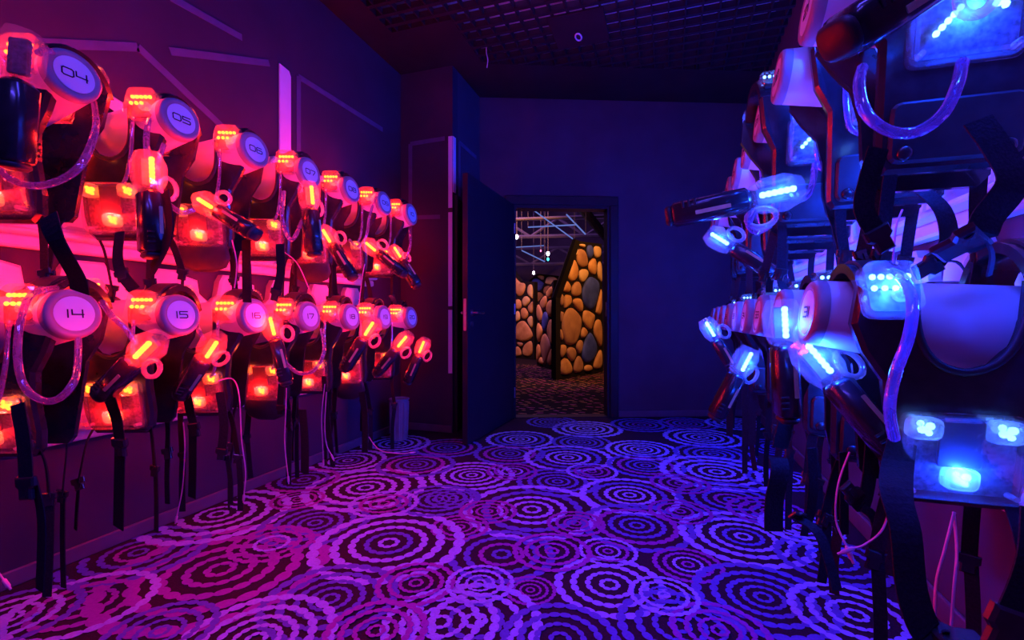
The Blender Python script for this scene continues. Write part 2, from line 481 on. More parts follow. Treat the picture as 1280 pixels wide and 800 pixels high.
# closed dark door in the column's side
d3 = struct(empty('door_3', (COLX, 3.9, 0)))
def cs(mb, y0, y1, z0, z1, t, ch=.003): return mb.prism([(y0 - 3.9, z0), (y1 - 3.9, z0), (y1 - 3.9, z1), (y0 - 3.9, z1)], (0, 0, 0), (0, 1, 0), (0, 0, 1), t, ch)
cs(MB(), 3.66, 4.17, .005, 1.97, .022).build('door_panel', M['grout'], d3)
for y0, y1, z0, z1 in ((3.63, 3.66, 0, 2.0), (4.17, 4.195, 0, 2.0), (3.66, 4.17, 1.97, 2.0)):
    cs(MB(), y0, y1, z0, z1, .03).build('door_frame', M['door'], d3)

# baseboards
def bboard(name, a, b, n, m=M['base'], h=.06):
    a, b, n = Vector(a), Vector(b), Vector(n)
    d = (b - a).normalized(); L = (b - a).length
    if d.cross(V(0, 0, 1)).dot(n) < 0: a, b = b, a; d = -d
    return struct(MB().prism([(0, 0), (L, 0), (L, h), (0, h)], a, d, (0, 0, 1), .014, .004).build(name, m))
bboard('baseboard_left', (XL, Y0, 0), (XL, COLY, 0), (1, 0, 0))
bboard('baseboard_right', (XR, Y0, 0), (XR, WE.y, 0), (-1, 0, 0), h=.08)
bboard('baseboard_column', (XL, COLY, 0), (COLX, COLY, 0), (0, -1, 0))
bboard('baseboard_back_right', WC + WD * (tB + .08), WE, WN)
bboard('baseboard_back_left', WC + WD * .02, WC + WD * (tA - .08), WN)

# painted lines and fluorescent tapes on the walls
def wall_strip(px, X, w, name, m, par, t=.003):
    p = [at_x(u, v, X) for u, v in px]
    for a, b in zip(p, p[1:]):
        mb = MB(); s = 1
        mb.ribbon([a + V(t / 2 + .0005, 0, 0), b + V(t / 2 + .0005, 0, 0)], w, t, Vector((0, (b - a).z, -(b - a).y)))
        mb.build(name, m, par)
wall_strip([(212, -4), (302, 47)], XL, .035, 'paint_line', M['line'], wall_left)
wall_strip([(-5, 52), (172, 59), (292, 172)], XL, .035, 'paint_line', M['line'], wall_left)
wall_strip([(212, 64), (336, 79)], XL, .035, 'paint_line', M['line'], wall_left)
wall_strip([(373, 205), (373, 96), (478, 162)], XL, .035, 'paint_line', M['line'], wall_left)
a = at_x(355, 86, XL); b = at_x(355, 190, XL)
MB().prism([(-.045, -.02), (.045, -.02), (.045, a.z - b.z - .03), (.03, a.z - b.z), (-.045, a.z - b.z + .01)], (XL + .001, a.y, b.z), (0, 1, 0), (0, 0, 1), .012, .003).build('fluorescent_strip', M['tape'], wall_left)
def at_cy(u, v): return at_y(u, v, COLY)
for p in ([(513, 300), (513, 180)], [(513, 180), (556, 173)], [(513, 272), (550, 271)]):
    a, b = [at_cy(*q) for q in p]
    MB().ribbon([a - V(0, .002, 0), b - V(0, .002, 0)], .035, .003, Vector(((b - a).z, 0, -(b - a).x))).build('paint_line', M['line'], wall_col)
zt = at_cy(565, 170).z; zs = [(zt, at_cy(565, 260).z), (at_cy(565, 265).z, at_cy(565, 383).z), (at_cy(565, 387).z, at_cy(565, 467).z)]
for z1, z0 in zs:
    MB().box((COLX - .018, COLY - .004, (z0 + z1) / 2), .036, .006, z1 - z0 - .004, .001).build('fluorescent_tape', M['tape'], wall_col)
MB().box((COLX + .004, COLY + .028, (zt + 2.02) / 2), .006, .05, zt - 2.02, .001).build('fluorescent_tape', M['tape'], wall_side)
for p in ([(574, 250), (574, 178)], [(574, 178), (595, 197)]):
    a, b = [at_x(u, v, COLX) for u, v in p]
    MB().ribbon([a + V(.003, 0, 0), b + V(.003, 0, 0)], .035, .003, Vector((0, (b - a).z, -(b - a).y))).build('paint_line', M['line'], wall_side)

# ------------------------------------------------------------------ ceiling: plaster border, open-cell grille, slab above
slab = struct(MB().prism([(XL - .1, Y0 - .1), (XR + .1, Y0 - .1), (XR + .1, WE.y + .3), (XL - .1, WE.y + .3)], (0, 0, ZT - .12), (1, 0, 0), (0, 1, 0), .1).build('ceiling', M['slab']))
gx0, gx1, gy1 = -1.95, -1.46, 3.05
ga, gb = V(-1.46, 3.66, ZC), V(XR, 3.66 + (XR + 1.46) * WD.y / WD.x, ZC)
bm_ = MB()
for poly in ([(XL, Y0), (gx0, Y0), (gx0, COLY), (XL, COLY)],
             [(gx0, gy1), (gx1, gy1), (gx1, ga.y), (COLX, COLY), (gx0, COLY)],
             [(gx1, ga.y), (gb.x, gb.y), (WE.x, WE.y), (WC.x, WC.y), (COLX, COLY)]):
    bm_.prism(poly, (0, 0, ZC), (1, 0, 0), (0, 1, 0), .10)
soffit = struct(bm_.build('ceiling_border', M['ceil']))
grille = struct(empty('ceiling_grille', (0, 0, ZC)))
CELL = .112
panel_rect = (-.62, 2.93, .02, 3.30)        # blank square let into the grille: x0, y0, x1, y1
def slat(a, b):
    d = (b - a); L = d.length
    if L < .03: return
    d.normalize()
    t = .030 if abs(d.x) > .5 else .010
    MB().prism([(0, 0), (L, 0), (L, .045), (0, .045)], a + d.cross(V(0, 0, 1)) * (-t / 2), d, (0, 0, 1), t).build('slat', M['slat'], grille)
y = 1.30
while y < 4.6:
    xs = gx0 if y < gy1 else gx1
    if y > ga.y: xs = gx1 + (y - ga.y) * WD.x / WD.y
    if xs < XR - .05: slat(V(xs, y, .0), V(XR, y, .0))
    y += CELL
x = gx0 + .05
while x < XR:
    ye = gy1 if x < gx1 else ga.y + (x - gx1) * WD.y / WD.x
    slat(V(x, 1.30, .002), V(x, ye, .002))
    x += CELL
# coarser solid part of the ceiling behind the frame's top edge
struct(MB().prism([(gx0, Y0), (XR, Y0), (XR, 1.25), (gx0, 1.25)], (0, 0, ZC), (1, 0, 0), (0, 1, 0), .1).build('ceiling_panel', M['ceil']))
pc = at_z(724, 36, ZC)
hatch = struct(empty('ceiling_hatch', (pc.x, pc.y, ZC)))
MB().box((0, 0, -.004), .40, .40, .012, .003).build('hatch_plate', M['ceil'], hatch)
rg = at_z(723, 44, ZC) - pc
MB().tube([V(rg.x + .022 * math.cos(t), rg.y + .045 * math.sin(t), -.014) for t in [k * math.pi / 8 for k in range(16)]], .006, 6, True).build('pull_ring', M['tape'], hatch)
w0 = at_z(608, 66, ZC)
tag(MB().tube(smoothpath([w0 + V(0, 0, .05), w0, w0 + V(.012, 0, -.06), w0 + V(.004, 0, -.12)], 4), .004, 6).build('dangling_wire', M['tape']), 'short pale wire dangling from the dark ceiling grille near the door', 'wire')

# ------------------------------------------------------------------ hangers
SP = .33
ZU, ZL = 1.687 - .063, .965 - .063
PITCH = .123
AX = V(1, 0, PITCH).normalized()
DIG = {
    '0': [[(.15, 0), (.85, 0), (1, .15), (1, .85), (.85, 1), (.15, 1), (0, .85), (0, .15), (.15, 0)]],
    '1': [[(.5, 0), (.5, 1)]],
    '2': [[(0, 1), (.85, 1), (1, .85), (1, .6), (.85, .5), (.15, .5), (0, .4), (0, 0), (1, 0)]],
    '3': [[(0, 1), (.85, 1), (1, .85), (1, .15), (.85, 0), (0, 0)], [(.2, .5), (1, .5)]],
    '4': [[(0, 1), (0, .38), (1, .38)], [(.92, 1), (.92, 0)]],
    '5': [[(1, 1), (0, 1), (0, .55), (.85, .55), (1, .42), (1, .13), (.85, 0), (0, 0)]],
    '6': [[(.9, 1), (.15, 1), (0, .85), (0, .13), (.15, 0), (.85, 0), (1, .13), (1, .42), (.85, .55), (0, .55)]],
    '7': [[(0, 1), (1, 1), (1, .8), (.45, 0)]],
    '8': [[(.15, 0), (.85, 0), (1, .13), (1, .87), (.85, 1), (.15, 1), (0, .87), (0, .13), (.15, 0)], [(0, .52), (1, .52)]],
    '9': [[(.1, 0), (.85, 0), (1, .13), (1, .87), (.85, 1), (.15, 1), (0, .87), (0, .58), (.15, .45), (1, .45)]],
}
def digits(txt, o, u, w, par):
    """flat printed number centred on o in plane (u, w)"""
    dw, dh, gap, st = .029, .023, .007, .0036
    n = u.cross(w)
    widths = [(.008 if c == '1' else dw) for c in txt]
    x0 = -(sum(widths) + gap * (len(txt) - 1)) / 2
    for c, wd_ in zip(txt, widths):
        mb = MB()
        for line in DIG[c]:
            pts = [o + u * (x0 + ((px if c != '1' else .5) * wd_)) + w * ((py - .5) * dh) + n * .0008 for px, py in line]
            for a, b in zip(pts, pts[1:]):
                d = (b - a).normalized()
                mb.ribbon([a - d * st * .45, b + d * st * .45], st, .0006, n.cross(d))
        mb.build('digit', M['ink'], par)
        x0 += wd_ + gap
def make_hanger():
    r = empty('vest_hanger')
    # moulded back panel: width along the wall (y), height (z)
    W = .322
    bp = MB()
    bp.prism([(-W / 2, -.36), (W / 2, -.36), (W / 2, .13), (.11, .17), (.10, .235), (.045, .25), (.03, .275), (-.09, .275), (-.11, .24), (-.125, .16), (-W / 2, .13)],
             (.0, 0, 0), (0, 1, 0), (0, 0, 1), .045, .010, 0.0)
    bp.build('back_panel', M['white'], r)
    MB().prism([(-.115, -.335), (.115, -.335), (.135, -.29), (.135, -.05), (.105, .02), (.10, .12), (-.10, .12), (-.105, .02), (-.135, -.05), (-.135, -.29)],
               (.044, 0, 0), (0, 1, 0), (0, 0, 1), .022, .012, 0.0).build('raised_moulding', M['white'], r)
    for s in (-1, 1):
        MB().tube([V(.066, s * .04, -.31), V(.068, s * .04, -.14), V(.068, s * .055, -.10)], .006, 6).build('moulding_rib', M['white'], r)
    MB().box((.058, 0, -.368), .11, .326, .018, .006).build('shelf_lip', M['white'], r)
    t = MB().lathe([(.04, .118), (.055, .110), (.10, .1025), (.30, .090), (.485, .0765)], (0, 0, 0), AX, 36)
    t.build('hanger_tube', M['white'], r, 40)
    MB().lathe([(.06, .1105), (.066, .1125), (.075, .1125), (.081, .1065)], (0, 0, 0), AX, 36, False, False).build('tube_collar', M['white'], r, 40)
    cp = MB().lathe([(.484, .0772), (.500, .0765), (.5085, .0735), (.5125, .0680), (.5125, .0565), (.5105, .0545)], (0, 0, 0), AX, 36).build('end_cap', M['grey'], r, 50)
    MB().lathe([(.5100, .0530), (.5116, .0530)], (0, 0, 0), AX, 32).build('number_sticker', M['sticker'], cp)
    return r

# ------------------------------------------------------------------ vests
VC = .21                                     # vest centre, distance from the wall
def arc_path(rad, a0, a1, n, xc):
    return [V(xc, -rad * math.sin(math.radians(a0 + (a1 - a0) * k / n)), PITCH * xc + rad * math.cos(math.radians(a0 + (a1 - a0) * k / n))) for k in range(n + 1)]
LEDM = {'red': M['red_led'], 'blue': M['blue_led']}
LCOL = {'red': (1.0, .0045, .004), 'blue': (.004, .040, 1.0)}
def clear_box(name, o, u, w, bw, bh, t, col, par, leds, ch=.008, corner=.018):
    """clear housing (open moulding with a rim) holding a circuit board and groups of diodes; u x w points outward"""
    o, u, w = Vector(o), Vector(u).normalized(), Vector(w).normalized(); n = u.cross(w)
    P = rrect(bw, bh, corner)
    hs = MB().prism(P, o, u, w, t, ch, 0.0)
    hs.prism(rrect(bw + .010, bh + .010, corner), o - n * .001, u, w, .005, .001)
    h = hs.build(name, M['clear'], par)
    MB().prism(rrect(bw - .02, bh - .02, .01), o + n * .006, u, w, .003).build('circuit_board', M['pcb'], h)
    for g in leds:
        mb = MB()
        for (a, b, r) in g:
            c = o + u * a + w * b + n * (t * .55)
            mb.ball(c, r, 8, 4)
        mb.build('led_cluster', LEDM[col], h)
        if name == 'chest_sensor':
            MB().prism(rrect(.058, .046, .014), o + u * (g[0][0] + .003) + w * (g[0][1] + .003) + n * .010, u, w, t - .014, .006, 0).build('led_pod', M['milky'], h)
    cxs = sum(g[0][0] for g in leds) / len(leds); cys = sum(g[0][1] for g in leds) / len(leds)
    for sx in (-1, 1):
        for sy in (-1, 1):
            if bw > .12:
                MB().lathe([(.004, .0065), (t - .004, .0055)], o + u * sx * (bw / 2 - .016) + w * sy * (bh / 2 - .016), n, 10).build('screw_post', M['milky'], h)
    return h, o + n * (t * .7) + u * cxs + w * cys
def led_light(name, col, power, pos, par, aim=None):
    d = bpy.data.lights.new(name, 'SPOT' if aim else 'POINT')
    if aim: d.spot_size = math.radians(150); d.spot_blend = .7
    d.color = LCOL[col]; d.energy = power; d.shadow_soft_size = .012
    o = bpy.data.objects.new(name, d); COL.objects.link(o); o.parent = par; o.location = pos
    if aim: o.rotation_euler = Vector(aim).to_track_quat('-Z', 'Y').to_euler()
    return o
def bar_led(a0, b0, a1, b1, n, r):
    return [(a0 + (a1 - a0) * k / (n - 1), b0 + (b1 - b0) * k / (n - 1), r) for k in range(n)]
def grp(a, b, r=.0085, s=.013):
    return [(a, b, r), (a + s, b + s * .6, r), (a - s * .3, b + s, r * .8), (a + s * .9, b - s * .5, r * .8)]

SH = .17                                     # both plates lean in under the tube
def shear_pt(p, s): return V(p.x, p.y + s * SH * max(0.0, .05 - p.z), p.z)
def lean(o, s):
    me = o.data
    for vt in me.vertices: vt.co = shear_pt(vt.co, s)
    me.update()
    for c in o.children: lean(c, s)
def make_vest(col):
    r = empty('laser_vest')
    yF = -.104
    neck = [(.300, .085), (.297, .01), (.283, -.045), (.255, -.082), (.21, -.098), (.165, -.082), (.137, -.045), (.122, .01), (.118, .08)]
    fo = neck[::-1] + [(.405, .09), (.415, 0), (.385, -.06), (.345, -.12), (.332, -.2), (.335, -.3), (.325, -.36), (.30, -.385),
                       (.12, -.385), (.095, -.36), (.085, -.3), (.088, -.2), (.075, -.12), (.035, -.06), (.012, 0), (.022, .08)]
    MB().prism(fo, (0, yF, 0), (1, 0, 0), (0, 0, 1), .028, .009, .0).build('chest_plate', M['black'], r)
    # raised rim round the neck opening
    MB().tube(smoothpath([V(x, yF - .026, zz) for x, zz in neck], 3), .0085, 8).build('neck_piping', M['rubber'], r, 60)
    # lower bib under the chest sensor
    MB().prism([(.11, -.345), (.31, -.345), (.32, -.41), (.30, -.45), (.25, -.47), (.17, -.47), (.12, -.45), (.10, -.41)], (0, yF - .012, 0), (1, 0, 0), (0, 0, 1), .030, .012).build('belly_pad', M['rubber'], r, 60)
    for xc, w in ((.352, .092), (.072, .092)):
        p = arc_path(.120, -75, 75, 12, xc)
        MB().ribbon(p, w, .022, (1, 0, 0)).build('shoulder_strap', M['black'], r, 40)
        p2 = arc_path(.133, -60, 60, 10, xc)
        MB().ribbon(p2, w * .62, .010, (1, 0, 0)).build('shoulder_pad', M['rubber'], r, 40)
    # back plate
    bo = [(.03, .08), (.115, .08), (.13, -.02), (.29, -.02), (.305, .09), (.40, .09), (.385, -.03), (.35, -.10), (.345, -.345), (.33, -.365), (.09, -.365), (.075, -.345), (.075, -.10), (.04, -.03)]
    b2 = [(-x, zz) for x, zz in bo]
    bk = MB().prism(b2, (0, .100, 0), (-1, 0, 0), (0, 0, 1), .024, .009, .0).build('back_plate', M['black'], r)
    MB().prism(rrect(.235, .125, .02, 3, -.21, -.285), (0, .123, 0), (-1, 0, 0), (0, 0, 1), .010, .006, .0).build('back_pad', M['rubber'], bk)
    for sx in (.122, .298):
        MB().ball((sx, .133, -.328), .016, 12, 8, (1, .55, 1)).build('rivet', M['black'], bk, 60)
    # chest sensor: diodes at two upper corners and low in the middle
    h, lp = clear_box('chest_sensor', (VC, yF - .028, -.275), (1, 0, 0), (0, 0, 1), .20, .175, .042, col, r,
                  [grp(-.072, .058), grp(.060, .058), grp(-.005, -.045)])
    led_light('sensor_light', col, 6.5 if col == 'red' else 8.0, shear_pt(V(VC - .005, yF - .028 - .024, -.300), 1), r)
    MB().prism(rrect(.075, .10, .006), (VC - .003, yF - .039, -.245), (1, 0, 0), (0, 0, 1), .008, .002).build('battery_cover', M['rubber'], h)
    # back sensor: a slanted bar and a group
    h2, lp2 = clear_box('back_sensor', (VC, .124, -.085), (-1, 0, 0), (0, 0, 1), .19, .145, .034, col, r,
                  [bar_led(-.055, -.02, -.018, .022, 5, .0065), grp(.042, .022), ])
    led_light('sensor_light', col, 7.0 if col == 'red' else 7.0, shear_pt(V(VC, .155, -.07), -1), r, (-.6, 1, 0) if col == 'red' else None)
    for ch in list(r.children):
        nm = ch.name.split('.')[0]
        if nm in ('chest_plate', 'neck_piping', 'belly_pad', 'chest_sensor'): lean(ch, 1)
        elif nm in ('back_plate', 'back_sensor'): lean(ch, -1)
    # shoulder sensors, on the outer face of each strap, leaning forward
    for xc, ang, pw in ((.352, 74, 3.6 if col == 'red' else 4.2), (.072, 66, 4.5 if col == 'red' else 7.0)):
        a = math.radians(ang)
        nv = V(0, -math.sin(a), math.cos(a)); uu = V(1, 0, 0); ww = nv.cross(uu)
        o = V(xc, -.136 * math.sin(a), PITCH * xc + .136 * math.cos(a))
        rows = bar_led(-.030, .024, .030, .024, 5, .0064) + bar_led(-.030, -.002, .006, -.002, 3, .0064)
        h3, lp3 = clear_box('shoulder_sensor', o, uu, ww, .092, .112, .046, col, r, [rows], .010, .02)
        MB().prism(rrect(.036, .030, .012), o + ww * -.014 + uu * .018 + nv * .010, uu, ww, .026, .006).build('receiver_eye', M['milky'], h3)
        if pw: led_light('sensor_light', col, pw, o + nv * .034, r)
    # rear-side shoulder sensor lens on the outer strap
    a = math.radians(-42); nv = V(0, -math.sin(a), math.cos(a)); ww = V(0, -nv.z, nv.y)
    o = V(.352, .128 * math.sin(math.radians(42)), PITCH * .352 + .128 * math.cos(a))
    clear_box('shoulder_sensor', o, nv.cross(V(-1, 0, 0)).cross(nv), nv.cross(V(-1, 0, 0)), .08, .07, .034, col, r, [bar_led(-.024, .01, .024, .01, 4, .0055)], .010, .02)
    # cable that feeds the shoulder sensor
    MB().tube(smoothpath([V(.31, -.10, .10), V(.325, -.15, .03), V(.33, -.165, -.08), V(.32, -.17, -.17), V(.30, -.16, -.20)], 5), .0065, 8).build('sensor_cable', M['hose'], r, 60)
    return r

def buckle(p, ax, wd_, par, s=1.0):
    """side-release buckle at p, ax = strap direction, wd_ = across"""
    ax, wd_ = Vector(ax).normalized(), Vector(wd_).normalized()
    wd_ = (wd_ - ax * wd_.dot(ax)).normalized()
    n = wd_.cross(ax)
    mb = MB().prism([(-.021 * s, -.014 * s), (.021 * s, -.014 * s), (.021 * s, .004 * s), (.014 * s, .010 * s), (.014 * s, .030 * s), (-.014 * s, .030 * s), (-.014 * s, .010 * s), (-.021 * s, .004 * s)], Vector(p) - n * .006 * s, wd_, ax, .012 * s, .003 * s)
    b = mb.build('buckle', M['buckle'], par)
    MB().prism(rrect(.010 * s, .026 * s, .003 * s), Vector(p) + n * .005 * s + ax * .008 * s, wd_, ax, .004 * s, .001 * s).build('buckle_prong', M['buckle'], b)
    return b
def strap(par, Mi, pts, w=.030, wdir=(1, 0, 0), name='strap', th=.003):
    """webbing through world points, as a part of par (Mi: inverse world matrix)"""
    R3 = Mi.to_3x3()
    p = [Mi @ q for q in smoothpath(pts, 5)]
    wd_ = [R3 @ Vector(x) for x in wdir] if isinstance(wdir, list) else R3 @ Vector(wdir)
    return MB().ribbon(p, w, th, wd_).build(name, M['web'], par)

H0 = make_hanger(); PR = {'red': make_vest('red'), 'blue': make_vest('blue')}
used = set()
ORD0 = ['first', 'second', 'third', 'fourth', 'fifth', 'sixth', 'last']
ORD = ['nearest', 'second', 'third', 'fourth', 'fifth', 'sixth', 'seventh', 'eighth', 'ninth']
VESTS = {}
def world(o):
    return Matrix.Translation(o.location) @ o.rotation_euler.to_matrix().to_4x4()
def add_rack(side, row, k, num, dx=0.0, flip=False, tilt=0.0, zz=0.0, ry=0.0):
    col = 'red' if side == 'L' else 'blue'
    Y = (.94 if side == 'L' else 1.295) + SP * k
    x0 = XL if side == 'L' else XR
    rz = 0 if side == 'L' else math.pi
    z0 = ZU if row == 'U' else ZL
    h = copy_tree(H0)
    h.location = (x0, Y, z0); h.rotation_euler = (0, 0, rz)
    rowt = 'upper row' if row == 'U' else 'lower row'
    if side == 'L':
        tag(h, 'white hanger tube capped %s, %s in the %s of the red-lit wall' % (num, ORD0[k], rowt), 'hanger', 'hangers on the red-lit wall')
        vl = 'black vest with red sensors on tube %s, %s in the red-lit %s' % (num, ORD0[k], rowt)
    else:
        tag(h, 'white hanger tube on the blue-lit right wall, %s, %s from the camera' % (rowt, ORD[k]), 'hanger', 'hangers on the blue-lit wall')
        vl = 'black vest with glowing blue sensors, right wall %s, %s from the camera' % (rowt, ORD[k])
    cap = [c for c in h.children if c.name.startswith('end_cap')][0]
    u = V(0, 1, 0); digits(num, AX * .5116, u, AX.cross(u), cap)
    v = copy_tree(PR[col])
    if (side, row, k) not in (('L', 'U', 2), ('L', 'U', 4), ('L', 'L', 3), ('L', 'L', 5)):
        for c in list(v.children):
            if c.name.startswith('belly_pad'): drop(c)
    sgn = 1 if side == 'L' else -1
    cvx = VC + dx
    rr = Matrix.Rotation(rz + ry, 3, 'Z') @ V(VC, 0, 0)
    v.location = (x0 + sgn * cvx - rr.x, Y - rr.y, z0 + PITCH * dx + zz)
    v.rotation_euler = (tilt * sgn, 0, rz + ry)
    if flip:                                  # turned round: front towards the camera, still on the tube
        v.rotation_euler = (0, 0, 0)
        v.location = (x0 - (2 * VC) - .045, Y, z0 + .035)
    tag(v, vl, 'vest', 'vests on the red-lit wall' if side == 'L' else 'vests on the blue-lit wall')
    VESTS[(side, row, k)] = v
    return v
rv = random.Random(11)
for k in range(7):
    add_rack('L', 'U', k, '%02d' % (k + 4), dx=[.04, .035, .035, .05, .04, .035, .04][k], ry=rv.uniform(.28, .42))
for k in range(7):
    add_rack('L', 'L', k, '%02d' % (k + 14), dx=[.035, .035, .03, .05, .04, .04, .03][k], ry=rv.uniform(.28, .42))
for k in range(9):
    add_rack('R', 'U', k, '%02d' % (k + 21), dx=[.045, .04, .13, .05, .04, .07, .03, .04, .03][k], ry=rv.uniform(-.06, .06))
for k in range(9):
    add_rack('R', 'L', k, '%02d' % (k + 31), dx=[.0, .03, .02, .05, .02, .05, .0, .02, .0][k], flip=(k == 0), ry=rv.uniform(-.06, .06))

# webbing, buckles and tails on every vest
rs = random.Random(3)
for (side, row, k), v in VESTS.items():
    Mw = world(v); Mi = Mw.inverted()
    low = row == 'L'
    spots = [(.11, -.045, -.42), (.31, -.045, -.42), (.31, .045, -.40)]
    for q, (x, y, zz) in enumerate(spots):
        if (q == 2 and k > 4): continue
        p0 = Mw @ V(x, y, zz + .06)
        l1 = rs.uniform(.08, .16); l2 = rs.uniform(.18, .34) if low else rs.uniform(.06, .14)
        sw = rs.uniform(-.04, .04); sy = rs.uniform(-.03, .03)
        p1 = p0 + V(sw * .3, sy, -.06); p2 = p0 + V(sw, sy * 1.5, -.06 - l1)
        strap(v, Mi, [p0, p1, p2], .030, (math.cos(rs.uniform(-.5, .5)), math.sin(rs.uniform(-.5, .5)), 0))
        buckle(Mi @ p2, Mi.to_3x3() @ V(rs.uniform(-.4, .4), 0, -1), (1, rs.uniform(-.4, .4), 0), v)
        p3 = p2 + V(rs.uniform(-.02, .03), 0, -l2)
        if p3.z < .02: p3.z = .02
        strap(v, Mi, [p2 + V(.004, 0, 0), (p2 + p3) / 2 + V(rs.uniform(-.01, .01), 0, 0), p3], .026, (1, rs.uniform(-.6, .6), 0), 'strap_tail')

# ------------------------------------------------------------------ phasers
def make_phaser(col):
    r = empty('phaser_gun')
    sec = rrect(.060, .074, .020, 3)
    b = MB().prism(sec, (0, 0, -.205), (1, 0, 0), (0, 1, 0), .200, .014).build('body', M['black'], r, 50)
    MB().prism(rrect(.050, .062, .018, 3), (0, 0, -.215), (1, 0, 0), (0, 1, 0), .018, .006).build('end_cover', M['rubber'], r, 50)
    MB().prism(rrect(.010, .085, .002), (.012, -.0365, -.10), (1, 0, 0), (0, 0, 1), .002).build('side_stripe', M['stripe'], b)
    for zz in (-.17, -.155, -.14):
        MB().box((-.016, -.0375, zz), .020, .003, .006, .001).build('grip_rib', M['rubber'], b)
    # clear faceted head, widest in the middle
    def ringpts(w, h, c, z): return [V(x, y, z) for x, y in rrect(w, h, c, 1)]
    hd = MB(); rings = [ringpts(.058, .070, .018, -.006), ringpts(.084, .088, .026, .022), ringpts(.090, .090, .028, .075), ringpts(.060, .066, .020, .112)]
    vs = [p for q in rings for p in q]; N = len(rings[0]); fs = []
    for L in range(3):
        for i in range(N):
            j = (i + 1) % N; fs.append((L * N + i, L * N + j, (L + 1) * N + j, (L + 1) * N + i))
    fs.append(tuple(3 * N + i for i in range(N)))
    hd.add(vs, fs)
    h = hd.build('clear_head', M['head'], r)
    MB().box((0, .004, .05), .040, .012, .085, .003).build('circuit_board', M['pcb'], h)
    lb = MB()
    for i in range(6): lb.ball((0, -.020, .020 + i * .0135), .0085, 8, 4)
    lb.build('led_bar', LEDM[col], h)
    led_light('phaser_light', col, 2.6 if col == 'red' else 2.2, (0, -.034, .055), r)
    # clear trigger loop
    MB().tube([V(.052 + .024 * math.cos(t), .0, .012 + .034 * math.sin(t)) for t in [i * math.pi / 8 for i in range(16)]], .0075, 8, True).build('trigger_loop', M['milky'], r, 60)
    return r
PP = {'red': make_phaser('red'), 'blue': make_phaser('blue')}
pu = set()
def hose(par, Mi, pts, r=.0085):
    MB().tube([Mi @ q for q in smoothpath(pts, 7)], r, 8).build('hose', M['hose'], par, 60)
def add_phaser(col, head, end, Y, label, tilt=0.0, roll=0.0, s=1.0, hz=None):
    A, B = at_y(head[0], head[1], Y), at_y(end[0], end[1], Y)
    zx = (A - B); zx.y += tilt; zx.normalize()
    yb = V(-SN * 0 + A.x * .35, A.y, 0).normalized()             # away from the room's middle
    xx = yb.cross(zx).normalized(); yy = zx.cross(xx).normalized()
    R = Matrix((xx, yy, zx)).transposed() @ Matrix.Rotation(roll, 3, 'Z')
    p = copy_tree(PP[col])
    p.location = A - zx * .05 * s
    p.rotation_euler = R.to_euler()
    p.scale = (s, s, s)
    tag(p, label, 'phaser', 'red-lit phasers' if col == 'red' else 'blue-lit phasers')
    if hz:
        Mw = Matrix.Translation(p.location) @ R.to_4x4() @ Matrix.Scale(s, 4)
        hose(p, Mw.inverted(), [at_y(u, v, yy_) for u, v, yy_ in hz])
    return p
Yl = lambda k: .94 + SP * k
class Lab:
    def __mod__(self, num):
        i = int(num); return 'black phaser gun with clear red-glowing head by tube %s, %s in the %s row' % (num, ORD0[i - 4 if i < 11 else i - 14], 'upper' if i < 11 else 'lower')
lab = Lab()
p04 = add_phaser('red', (26, 72), (20, 172), .70, 'black phaser gun with an unlit clear head cut off by the left edge', roll=3.0, hz=[(48, 66, .72), (60, 63, .82), (72, 72, .98), (90, 90, 1.06), (112, 112, 1.06), (119, 140, .98), (118, 168, .80), (96, 212, .72), (50, 232, .72), (10, 222, .72), (-10, 195, .72)])
for c in list(p04.children):
    if c.type == 'LIGHT': drop(c)
    elif c.name.startswith('clear_head'):
        for g in c.children:
            if g.name.startswith('led_bar'): g.data = g.data.copy(); g.data.materials[0] = M['foil']
add_phaser('red', (186, 216), (189, 294), Yl(1) - .24, lab % '05', roll=.9, hz=[(186, 150, Yl(1) - .12), (183, 170, Yl(1) - .2), (184, 200, Yl(1) - .24)])
add_phaser('red', (262, 257), (330, 300), Yl(2) - .24, lab % '06', hz=[(205, 180, Yl(1) - .1), (197, 210, 1.15), (203, 245, 1.12), (225, 265, 1.12), (243, 262, 1.15)])
add_phaser('red', (386, 246), (392, 310), Yl(3) - .24, lab % '07', roll=1.2, hz=[(355, 240, Yl(2) - .05), (353, 275, Yl(2) - .12), (365, 300, 1.6), (380, 270, 1.68)])
add_phaser('red', (411, 297), (432, 332), Yl(4) - .25, lab % '08')
add_phaser('red', (466, 310), (498, 337), Yl(5) - .25, lab % '09', hz=[(470, 246, Yl(5) - .08), (462, 270, Yl(5) - .2), (458, 295, Yl(5) - .25), (447, 308, Yl(5) - .27), (437, 300, Yl(5) - .2)])
add_phaser('red', (496, 318), (514, 346), Yl(6) - .24, lab % '10', roll=.8, hz=[(512, 288, Yl(6) - .1), (513, 305, Yl(6) - .2), (509, 320, Yl(6) - .24), (505, 330, Yl(6) - .24)])
add_phaser('red', (184, 436), (126, 494), Yl(1) - .24, lab % '15', hz=[(128, 378, Yl(0) - .05), (140, 395, 1.0), (158, 412, 1.03), (170, 430, 1.04)])
add_phaser('red', (264, 434), (222, 497), Yl(2) - .24, lab % '16', roll=.7, hz=[(244, 400, Yl(2) - .2), (248, 412, 1.36), (255, 425, 1.37)])
add_phaser('red', (341, 410), (356, 470), Yl(3) - .26, lab % '17', roll=.4, hz=[(402, 412, Yl(3) - .08), (405, 440, 1.68), (392, 463, 1.66), (373, 466, 1.66), (355, 452, 1.66)])
add_phaser('red', (463, 411), (440, 447), Yl(4) - .25, lab % '18')
add_phaser('red', (504, 427), (480, 456), Yl(5) - .25, lab % '19')
add_phaser('red', (528, 434), (517, 460), Yl(6) - .22, lab % '20')
